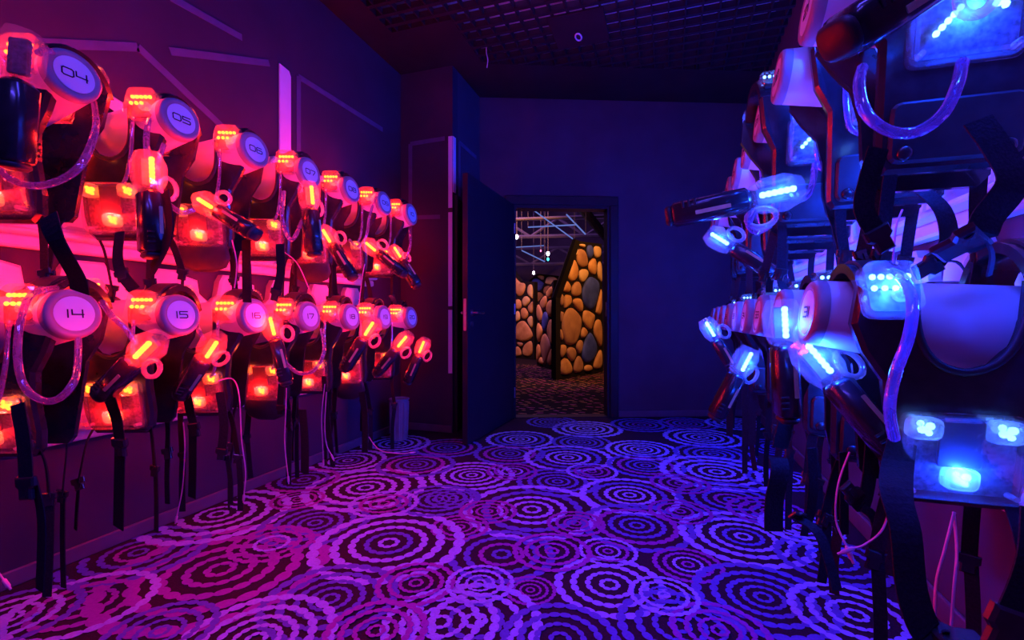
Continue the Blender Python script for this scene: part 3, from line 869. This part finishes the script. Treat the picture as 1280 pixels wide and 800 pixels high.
# the loop of hose under tube 14 belongs to its vest
v14 = VESTS[('L', 'L', 0)]; Mi = world(v14).inverted()
hose(v14, Mi, [at_y(u, v, yy_) for u, v, yy_ in [(70, 360, .90), (40, 368, .80), (26, 400, .74), (22, 445, .72), (30, 482, .72), (52, 500, .72), (74, 498, .72), (92, 478, .74), (97, 455, .8), (98, 425, .9)]])
labb = 'black phaser gun with clear blue-glowing head %s'
add_phaser('blue', (1235, -70), (1102, 30), .98, labb % 'cut off by the top right corner', tilt=.06, roll=.5, s=1.2)
add_phaser('blue', (968, 243), (906, 256), 1.68, labb % 'lying level beside the upper right tubes', s=1.25, hz=[(944, 262, 1.68), (936, 280, 1.68), (946, 290, 1.7), (962, 282, 1.75)])
add_phaser('blue', (900, 300), (945, 328), 2.15, labb % 'pointing at the far wall, upper right row')
add_phaser('blue', (978, 404), (986, 508), 1.40, labb % 'held upright before the nearest lower right tube', roll=.2, s=1.0, tilt=-.02)
add_phaser('blue', (1022, 452), (1066, 508), 1.30, labb % 'tucked under the nearest lower right tube', roll=.3, tilt=.03)
add_phaser('blue', (888, 412), (910, 450), 2.6, labb % 'farthest along the lower right row')
add_phaser('blue', (930, 452), (905, 500), 2.1, labb % 'drooping below the lower right tubes', roll=.4)
for o in (H0, *PR.values(), *PP.values()): drop(o)      # the patterns themselves are not part of the scene
# hoses of the near right-hand vests
vr = VESTS[('R', 'U', 0)]; Mi = world(vr).inverted()
hose(vr, Mi, [at_y(u, v, yy_) for u, v, yy_ in [(1078, 85, 1.08), (1074, 105, 1.04), (1082, 140, 1.0), (1110, 163, .99), (1145, 165, .99), (1178, 143, .99), (1196, 108, 1.0), (1203, 78, 1.04)]], .010)
vr = VESTS[('R', 'U', 2)]; Mi = world(vr).inverted()
hose(vr, Mi, [at_y(u, v, yy_) for u, v, yy_ in [(988, 222, 1.70), (986, 236, 1.69), (993, 248, 1.68), (1006, 247, 1.68), (1015, 232, 1.69), (1019, 205, 1.74)]], .010)
vr = VESTS[('R', 'L', 0)]; Mi = world(vr).inverted()
hose(vr, Mi, [at_y(u, v, yy_) for u, v, yy_ in [(1095, 336, 1.24), (1125, 345, 1.12), (1140, 375, 1.07), (1136, 420, 1.05), (1120, 465, 1.05), (1112, 510, 1.05), (1118, 548, 1.08)]], .010)

# ------------------------------------------------------------------ straps that the photograph shows singly
def vstrap(key, px, w=.035, wdir=(1, 0, 0), bk=None, name='strap'):
    v = VESTS[key]; Mi = world(v).inverted()
    pts = [at_y(u, vv, yy_) for u, vv, yy_ in px]
    strap(v, Mi, pts, w, wdir, name)
    if bk is not None:
        a, b = pts[bk], pts[max(0, bk - 1)]
        buckle(Mi @ a, Mi.to_3x3() @ (a - b), Mi.to_3x3() @ Vector(wdir if not isinstance(wdir, list) else wdir[bk]), v, w / .032)
vstrap(('L', 'U', 1), [(206, 240, 1.02), (212, 280, 1.02), (205, 310, 1.03), (190, 338, 1.04)], .048, (1, -.25, 0))
vstrap(('L', 'U', 1), [(150, 290, 1.12), (147, 320, 1.10), (152, 342, 1.08), (168, 362, 1.06)], .034, (1, .3, 0), 2)
vstrap(('L', 'U', 2), [(308, 300, 1.42), (308, 345, 1.42), (309, 378, 1.43)], .042)
vstrap(('L', 'U', 2), [(350, 305, 1.5), (351, 340, 1.5), (345, 366, 1.5)], .036, (1, .2, 0), 2)
vstrap(('L', 'U', 0), [(60, 270, .75), (70, 300, .75), (95, 345, .8), (100, 365, .82)], .05, (1, .2, 0))
vstrap(('L', 'L', 0), [(22, 505, .72), (30, 555, .72), (33, 605, .72)], .040, (1, .2, 0), 2)
vstrap(('L', 'L', 0), [(42, 600, .73), (52, 650, .74), (50, 738, .76)], .030, name='strap_tail')
vstrap(('L', 'L', 1), [(136, 495, 1.08), (146, 525, 1.08), (150, 555, 1.09)], .045, (1, .1, 0), 2)
vstrap(('L', 'L', 1), [(150, 556, 1.09), (149, 610, 1.12), (148, 660, 1.16)], .048, name='strap_tail')
vstrap(('L', 'L', 2), [(233, 490, 1.42), (238, 515, 1.42), (243, 534, 1.43)], .042, (1, .1, 0), 2)
vstrap(('L', 'L', 2), [(241, 534, 1.43), (241, 580, 1.45), (240, 622, 1.47)], .042, name='strap_tail')
vstrap(('L', 'L', 2), [(275, 490, 1.36), (280, 530, 1.36), (277, 565, 1.36)], .034, (1, .3, 0), 2)
vstrap(('L', 'L', 2), [(284, 570, 1.37), (288, 600, 1.37), (288, 630, 1.37)], .024, name='strap_tail')
vstrap(('L', 'L', 3), [(352, 480, 1.78), (351, 510, 1.78), (360, 512, 1.77)], .034, (1, .2, 0), 1)
vstrap(('L', 'L', 3), [(378, 512, 1.76), (381, 550, 1.77), (381, 592, 1.79)], .044, name='strap_tail')
vstrap(('L', 'L', 4), [(405, 470, 2.05), (407, 500, 2.05), (412, 545, 2.05), (416, 583, 2.05)], .03)
vstrap(('L', 'L', 5), [(452, 490, 2.35), (456, 520, 2.35), (456, 565, 2.37)], .04)
# right wall
vstrap(('R', 'U', 0), [(1222, 150, 1.12), (1250, 190, 1.11), (1266, 228, 1.1), (1236, 270, 1.1), (1226, 292, 1.1), (1210, 300, 1.11)], .055, [(1, .2, 0)] * 20 + [(1, .5, .3)] * 20, 5)
vstrap(('R', 'U', 0), [(1208, 296, 1.11), (1228, 298, 1.12), (1240, 318, 1.13), (1236, 345, 1.14)], .034, (.6, .8, 0))
vstrap(('R', 'U', 1), [(1150, 235, 1.45), (1178, 262, 1.43), (1186, 300, 1.42), (1172, 326, 1.42), (1165, 330, 1.42)], .045, (1, .3, 0), 4)
vstrap(('R', 'U', 1), [(1165, 328, 1.42), (1195, 328, 1.43), (1210, 345, 1.44)], .034, (.4, .9, 0))
vstrap(('R', 'U', 0), [(1098, 185, 1.06), (1086, 225, 1.06), (1080, 262, 1.06), (1098, 294, 1.07)], .036, (1, .2, 0), 3)
vstrap(('R', 'L', 0), [(1140, 500, 1.27), (1124, 570, 1.18), (1120, 615, 1.06), (1132, 665, 1.01), (1140, 740, 1.0), (1160, 792, 1.0), (1185, 796, 1.0)], .052, (1, .25, 0), 6)
vstrap(('R', 'L', 0), [(1300, 640, .92), (1296, 690, .9), (1280, 740, .9), (1262, 778, .9)], .050, (1, .2, 0), 3)
vstrap(('R', 'L', 1), [(972, 572, 1.42), (975, 590, 1.40), (968, 625, 1.40), (967, 664, 1.40)], .048, (1, .3, 0))
vstrap(('R', 'L', 1), [(1014, 560, 1.4), (1016, 610, 1.4), (1010, 650, 1.4), (998, 646, 1.38)], .026, (1, .4, 0), 3)
vstrap(('R', 'L', 1), [(998, 648, 1.38), (1022, 665, 1.36), (1036, 700, 1.34), (1046, 738, 1.32)], .026, (1, .4, 0), name='strap_tail')
vstrap(('R', 'L', 1), [(1054, 565, 1.35), (1055, 610, 1.35), (1055, 668, 1.35)], .022, (1, .4, 0))
vstrap(('R', 'L', 1), [(1090, 555, 1.32), (1086, 600, 1.32), (1078, 632, 1.31), (1066, 618, 1.3)], .034, (1, .4, 0), 3)
vstrap(('R', 'L', 1), [(1078, 634, 1.3), (1094, 650, 1.3), (1098, 690, 1.3), (1099, 726, 1.3)], .022, (1, .4, 0), name='strap_tail')
vstrap(('R', 'L', 2), [(1030, 425, 1.72), (1005, 470, 1.66), (985, 520, 1.64), (975, 560, 1.64)], .05, (1, .4, 0))
vstrap(('R', 'L', 4), [(931, 470, 2.3), (931, 520, 2.3), (931, 592, 2.3)], .022)
vstrap(('R', 'L', 6), [(912, 490, 3.0), (912, 545, 3.0)], .035)
vstrap(('R', 'L', 5), [(940, 490, 2.65), (940, 556, 2.65)], .035)

# charging wires (thin, pale, with a little plug at the end)
def wire(key, px, plug=True, r=.0024):
    v = VESTS[key]; Mi = world(v).inverted()
    pts = [Mi @ at_y(u, vv, yy_) for u, vv, yy_ in px]
    o = MB().tube(smoothpath(pts, 6), r, 6).build('charging_wire', M['wire'], v, 60)
    if plug:
        d = (pts[-1] - pts[-2]).normalized()
        MB().lathe([(0, r * 1.2), (.004, r * 2.2), (.026, r * 2.2), (.030, r * 1.3), (.038, r * 1.2)], pts[-1], d, 8).build('plug', M['wire'], o, 40)
wire(('L', 'L', 2), [(229, 528, 1.42), (231, 560, 1.43), (228, 610, 1.45), (221, 645, 1.46)])
wire(('L', 'L', 2), [(273, 476, 1.42), (291, 474, 1.5), (299, 495, 1.52), (302, 550, 1.54), (307, 590, 1.56), (305, 618, 1.57)])
wire(('L', 'L', 3), [(358, 485, 1.75), (357, 520, 1.75), (356, 555, 1.75), (360, 595, 1.76)])
wire(('L', 'L', 4), [(406, 480, 2.02), (402, 520, 2.02), (403, 550, 2.03), (404, 575, 2.04)])
wire(('L', 'L', 4), [(408, 490, 2.02), (406, 530, 2.02), (408, 555, 2.03), (414, 568, 2.04)])
wire(('L', 'L', 5), [(461, 546, 2.4), (468, 556, 2.4), (478, 564, 2.4), (500, 567, 2.45), (512, 566, 2.5)])
wire(('L', 'L', 0), [(-20, 700, .75), (-5, 712, .75), (4, 724, .75)])
wire(('L', 'U', 2), [(290, 300, 1.45), (296, 330, 1.46), (293, 360, 1.47)], False)
wire(('L', 'U', 3), [(355, 315, 1.8), (372, 330, 1.82), (388, 365, 1.84)], False)
wire(('L', 'U', 4), [(456, 330, 2.2), (453, 345, 2.2), (449, 378, 2.2)], False)
wire(('R', 'U', 1), [(1107, 262, 1.5), (1102, 280, 1.5), (1101, 330, 1.5)], False)
wire(('R', 'U', 1), [(1128, 262, 1.5), (1120, 285, 1.5), (1116, 330, 1.5)], False)
wire(('R', 'L', 1), [(1062, 565, 1.3), (1048, 605, 1.3), (1045, 650, 1.3), (1058, 682, 1.28)])
wire(('R', 'L', 1), [(1100, 570, 1.28), (1112, 620, 1.27), (1104, 660, 1.26), (1082, 680, 1.26), (1068, 685, 1.26)])
wire(('R', 'L', 0), [(1193, 640, 1.06), (1180, 690, 1.05), (1170, 730, 1.05), (1168, 790, 1.05)])
wire(('R', 'L', 0), [(1192, 640, 1.07), (1196, 690, 1.06), (1192, 740, 1.05), (1188, 800, 1.05)])

# horizontal cable rail between the tiers
for side, X, s in (('left', XL, 1), ('right', XR, -1)):
    y0, y1 = (.5, .94 + 6 * SP + .2) if s == 1 else (.85, 1.295 + 8 * SP + .2)
    for zz, w in ((ZU - .40, 'between the two tiers'), (ZL - .40, 'under the lower tier')):
        o = MB().box((X + s * .028, (y0 + y1) / 2, zz), .055, y1 - y0, .045, .008).build('cable_rail', M['white'])
        tag(o, 'long white cable rail %s of hangers on the %s wall' % (w, 'red-lit' if s == 1 else 'blue-lit'), 'rail', 'cable rails')

# ribbed bin on the floor in the far left corner
bp_ = at_z(499, 549)
bn = empty('ribbed_bin', (bp_.x, bp_.y, 0)); tag(bn, 'slim ribbed bin standing on the carpet below hanger tube 20', 'bin')
prof = [(0, .060), (.01, .064), (.30, .072), (.32, .074)]
MB().lathe(prof, (0, 0, 0), (0, 0, 1), 20).build('bin_body', M['bin'], bn, 40)
for k in range(12):
    a = 2 * math.pi * k / 12
    MB().tube([V(.0635 * math.cos(a), .0635 * math.sin(a), .012), V(.073 * math.cos(a), .073 * math.sin(a), .30)], .005, 6).build('rib', M['bin'], bn, 60)
MB().tube([V(.075 * math.cos(t), .075 * math.sin(t), .32) for t in [k * math.pi / 12 for k in range(24)]], .006, 6, True).build('rim', M['bin'], bn, 60)

# ------------------------------------------------------------------ arena beyond the door
AZ = 0.0
af = MB().prism([(-8, 4.05), (WC.x, WC.y - .0), (WE.x, WE.y), (3, 6), (6, 16), (-12, 16)], (0, 0, -.06), (1, 0, 0), (0, 1, 0), .05)
arena = struct(af.build('floor_arena', M['arena_floor']))
rsp = random.Random(8)
so, sp_ = MB(), MB()
for row in range(60):
    y = 4.6 + row * .085
    for j in range(40):
        x = -5.2 + j * .13 + (row % 2) * .065 + rsp.uniform(-.02, .02)
        if (V(x, y, 0) - WC).dot(WN) > -.2: continue
        if rsp.random() < .25: continue
        L = rsp.uniform(.02, .05); a = rsp.uniform(-.5, .5)
        mb = so if rsp.random() < .5 else sp_
        ca, sa = math.cos(a), math.sin(a); w = .010
        mb.add([V(x + p * ca - q * sa, y + p * sa + q * ca, -.0085) for p, q in ((-L, -w), (L, -w * .4), (L, w), (-L * .3, w * 1.6))], [(0, 1, 2, 3)])
so.build('carpet_flecks', M['speck_o'], arena)['kind'] = 'stuff'
sp_.build('carpet_flecks', M['speck_p'], arena)['kind'] = 'stuff'

def clip(poly, p, n):
    out = []
    for i in range(len(poly)):
        a, b = poly[i - 1], poly[i]
        da = (a[0] - p[0]) * n[0] + (a[1] - p[1]) * n[1]; db = (b[0] - p[0]) * n[0] + (b[1] - p[1]) * n[1]
        if (da < 0) != (db < 0):
            t = da / (da - db); out.append((a[0] + (b[0] - a[0]) * t, a[1] + (b[1] - a[1]) * t))
        if db < 0: out.append(b)
    return out
def round_poly(P, it=2):
    for _ in range(it):
        Q = []
        for i in range(len(P)):
            a, b = P[i], P[(i + 1) % len(P)]
            Q += [(a[0] * .75 + b[0] * .25, a[1] * .75 + b[1] * .25), (a[0] * .25 + b[0] * .75, a[1] * .25 + b[1] * .75)]
        P = Q
    return P
def stone_panel(label, A, B, outline_px, seeds_px, thick=.12):
    """standing panel through floor points A, B; outline and stone centres given on its face"""
    A, B = Vector((A.x, A.y, 0)), Vector((B.x, B.y, 0))
    d = (B - A).normalized(); n = d.cross(V(0, 0, 1))
    if n.dot(A) > 0: n = -n
    def face(u, v):
        r = ray(u, v); k = (A - V(0, 0, H)).dot(n) / r.dot(n); p = V(0, 0, H) + r * k
        return ((p - A).dot(d), p.z)
    root = empty('stone_panel', A); tag(root, label, 'panel', 'stone-painted panels in the arena')
    O = ccw([face(*q) for q in outline_px])
    mb = MB().prism(O, n * 0, d, (0, 0, 1), thick, .0)
    if d.cross(V(0, 0, 1)).dot(n) > 0:                     # extrude away from the viewer
        mb.v = [tuple(Vector(p) - n * thick) for p in mb.v]
    mb.build('panel_board', M['grout'], root)
    S = [(*face(u, v), k, w) for u, v, k, w in seeds_px]
    for i, (sx, sz, k, w) in enumerate(S):
        P = inset(O, .03)
        for j, (tx, tz, _, w2) in enumerate(S):
            if i == j or not P: continue
            L2 = (tx - sx) ** 2 + (tz - sz) ** 2; f = .5 + (w - w2) / (2 * L2)
            P = clip(P, (sx + (tx - sx) * f, sz + (tz - sz) * f), (tx - sx, tz - sz))
        if len(P) < 3: continue
        P = ccw(P); P = round_poly(P, 2)
        c = (sum(p[0] for p in P) / len(P), sum(p[1] for p in P) / len(P))
        rad = min(math.hypot(p[0] - c[0], p[1] - c[1]) for p in P)
        if rad < .035: continue
        m2 = MB(); layers = []
        for sh, hh in ((1, 0.0), (.97, .018), (.80, .035), (.45, .045)):
            g = max(.25, (rad - .018) / rad)
            layers.append([A * 0 + d * (c[0] + (p[0] - c[0]) * g * sh) + V(0, 0, c[1] + (p[1] - c[1]) * g * sh) + n * hh for p in P])
        N = len(P); vs = [q for L in layers for q in L]; fs = []
        for L in range(3):
            for q in range(N):
                r2 = (q + 1) % N; fs.append((L * N + q, L * N + r2, (L + 1) * N + r2, (L + 1) * N + q))
        fs.append(tuple(3 * N + q for q in range(N)))
        m2.add(vs, fs).build('stone', STONE[k], root, 60)
    return root
A1, B1 = at_z(697, 474), at_z(754, 464)
sp1 = stone_panel('tall slant-topped stone-painted panel in the middle of the doorway', A1, B1,
            [(697, 474), (754, 464), (752, 305), (722, 301), (697, 372)],
            [(728, 305, 3, 0), (737, 316, 2, 0), (746, 314, 3, 0), (727, 322, 1, .02), (716, 312, 3, 0), (714, 338, 0, .03), (728, 343, 3, 0), (741, 330, 0, 0), (750, 332, 3, 0),
             (720, 360, 1, 0), (707, 355, 0, 0), (738, 367, 2, .06), (750, 380, 0, 0), (700, 377, 1, 0), (707, 378, 0, 0), (714, 407, 1, .09), (734, 399, 0, .0), (728, 418, 0, 0),
             (736, 437, 2, .05), (713, 445, 1, 0), (699, 420, 0, 0), (700, 440, 0, 0), (706, 462, 0, .03), (722, 458, 1, 0), (735, 463, 0, 0), (746, 455, 0, 0), (748, 415, 0, 0), (721, 383, 0, 0), (700, 395, 1, 0), (726, 430, 1, 0)])
# its dark edge board, leaning on the slanted side
ed = MB(); n1 = V((B1 - A1).y, -(B1 - A1).x, 0).normalized()
if n1.dot(A1) > 0: n1 = -n1
e0, e1, e2 = [at_y(u, v, A1.y) for u, v in ((696, 475), (696, 372), (721, 300))]
side_b = MB().ribbon([V(e0.x, e0.y, 0), e1, e2], .06, .14, n1)
side_b.v = [tuple(Vector(p) - sp1.location) for p in side_b.v]
side_b.build('edge_board', M['grout'], sp1)
A2, B2 = at_z(630, 446), at_z(668, 449)
stone_panel('low stone-painted panel seen left in the doorway', A2, B2, [(622, 447), (668, 449), (668, 352), (650, 352), (636, 330), (622, 330)],
            [(650, 362, 0, .03), (647, 380, 0, 0), (658, 376, 3, 0), (664, 365, 3, 0), (656, 392, 0, 0), (646, 395, 3, 0), (653, 415, 0, .06), (664, 385, 1, 0), (647, 438, 0, 0), (660, 437, 0, .02), (640, 410, 1, 0), (664, 402, 3, 0), (640, 370, 1, 0), (640, 390, 0, 0), (640, 430, 0, 0), (652, 429, 1, 0)])
A3, B3 = at_z(671, 456), at_z(690, 462)
stone_panel('narrow stone-painted panel tucked behind the tall one', A3, B3, [(671, 456), (692, 462), (692, 350), (684, 362), (671, 380)],
            [(680, 376, 1, .02), (686, 365, 0, 0), (676, 395, 1, 0), (682, 400, 2, .01), (674, 412, 0, 0), (682, 435, 1, .04), (673, 445, 0, 0), (688, 410, 0, 0), (688, 455, 0, 0), (676, 455, 0, 0), (687, 385, 0, 0)])
A4, B4 = at_z(645, 438), at_z(700, 438)
stone_panel('distant stone-painted panel with a violet stone behind the others', A4, B4, [(660, 438), (700, 438), (700, 345), (672, 342), (662, 350)],
            [(671, 356, 2, .03), (677, 347, 3, 0), (663, 367, 3, 0), (672, 370, 0, 0), (686, 350, 3, 0), (684, 362, 1, 0), (690, 375, 0, 0), (672, 385, 1, 0), (665, 395, 0, 0), (690, 395, 1, 0)])
A5, B5 = at_z(752, 452), at_z(775, 452)
stone_panel('stone-painted panel showing at the right edge of the doorway', A5, B5, [(752, 454), (778, 452), (778, 330), (757, 335)],
            [(760, 340, 3, 0), (759, 355, 2, .02), (761, 375, 1, .02), (760, 400, 0, .02), (760, 425, 1, 0), (760, 443, 2, 0), (770, 360, 0, 0), (770, 385, 0, 0), (770, 410, 1, 0), (770, 435, 0, 0)])
# far wall of the arena, ceiling and trusses
struct(wallbox('wall_arena_far', (-12, 15.5), (6, 15.5), -.05, 5.2, .2, M['arena_wall'], (0, -1)))
struct(wallbox('wall_arena_left', (-9, 4.5), (-9, 15.5), -.05, 5.2, .2, M['arena_wall'], (1, 0)))
struct(wallbox('wall_arena_right', (2.5, 5.6), (2.5, 15.5), -.05, 5.2, .2, M['arena_wall'], (-1, 0)))
struct(MB().prism([(-12, 4.6), (6, 5.6), (6, 15.6), (-12, 15.6)], (0, 0, 5.2), (1, 0, 0), (0, 1, 0), .1).build('ceiling_arena', M['arena_wall']))
def bar(name, p, q, D0, D1, r, m, label, cat, grp=None):
    if name == 'light_string':
        a, b = at_d(*p, D0), at_d(*q, D1); e = empty(name, a); tag(e, label, cat, grp)
        MB().tube([V(0, 0, 0), b - a], r, 8).build('glowing_cord', m, e)
        for k in (V(0, 0, 0), b - a): MB().tube([k, k + V(0, 0, 5.195 - a.z - k.z)], .004, 5).build('suspension_wire', M['truss'], e)
        return e
    o = MB().tube([at_d(*p, D0), at_d(*q, D1)], r, 8).build(name, m); return tag(o, label, cat, grp)
def truss(label, u0, v0, u1, v1, D, hpx):
    a, b = at_d(u0, v0, D), at_d(u1, v1, D); hz = hpx * D / F
    r = empty('roof_truss', a); tag(r, label, 'truss', 'roof trusses')
    L = b - a; n = 7
    for off in (V(0, 0, 0), V(0, 0, -hz)):
        MB().tube([off, off + L], .05, 6).build('chord', M['truss'], r)
    for k in range(n):
        p = L * (k / n); q = L * ((k + 1) / n)
        MB().tube([p + V(0, 0, -hz if k % 2 else 0), q + V(0, 0, 0 if k % 2 else -hz)], .035, 6).build('brace', M['truss'], r)
truss('roof truss crossing the arena just under its ceiling', 560, 276, 800, 271, 11.5, 22)
truss('lower roof truss crossing deep in the arena', 560, 312, 800, 308, 14.0, 20)
bar('roof_beam', (724, 256), (762, 302), 9.0, 12.0, .10, M['truss'], 'thick diagonal roof beam at the upper right of the doorway', 'beam')
bar('ceiling_pipe', (600, 276), (800, 268), 10, 10, .035, M['truss'], 'thin level pipe below the arena ceiling', 'pipe')
LS = 'arena light strings'
bar('light_string', (655, 254), (718, 300), 8.5, 8.6, .011, M['string'], 'long slanting pale blue light string across the arena', 'light string', LS)
bar('light_string', (708, 268), (732, 293), 9, 9, .014, M['string'], 'short pale light string beside the thick roof beam', 'light string', LS)
bar('light_string', (660, 284), (720, 281), 10, 10, .014, M['string'], 'level pale blue light string under the pipe', 'light string', LS)
bar('light_string', (652, 313), (681, 327), 10, 10, .012, M['string'], 'short slanting pale blue light string low on the left', 'light string', LS)
bar('light_string', (645, 309), (680, 307), 12, 12, .012, M['string'], 'faint level light string above the short slanting one', 'light string', LS)
def globe(u, v, D, r, label, m=None):
    p = at_d(u, v, D); g = empty('globe_lamp', p); tag(g, label, 'lamp', 'arena globe lamps')
    MB().ball((0, 0, 0), r, 12, 8, (.8, .8, 1.2)).build('globe', m or M['white_lamp'], g, 60)
    MB().lathe([(r * 1.0, r * .5), (r * 1.5, r * .4), (r * 1.6, .008), (5.19 - p.z, .006)], (0, 0, 0), (0, 0, 1), 8).build('lamp_stem', M['truss'], g)
globe(646, 296, 10, .042, 'white globe lamp nearest the door leaf')
globe(685, 317, 10, .04, 'white globe lamp in the middle of the doorway')
globe(667, 341, 12, .038, 'white globe lamp hanging low over the stone panels')
M['teal'] = emit('teal_lamp', (.05, .8, .75), 3.0); M['redl'] = emit('red_lamp', (1, .1, .25), 4.0)
globe(685, 324, 10.2, .03, 'teal lamp just under the middle white lamp', M['teal'])
globe(676, 313.5, 10.2, .02, 'tiny red lamp beside the middle white lamp', M['redl'])
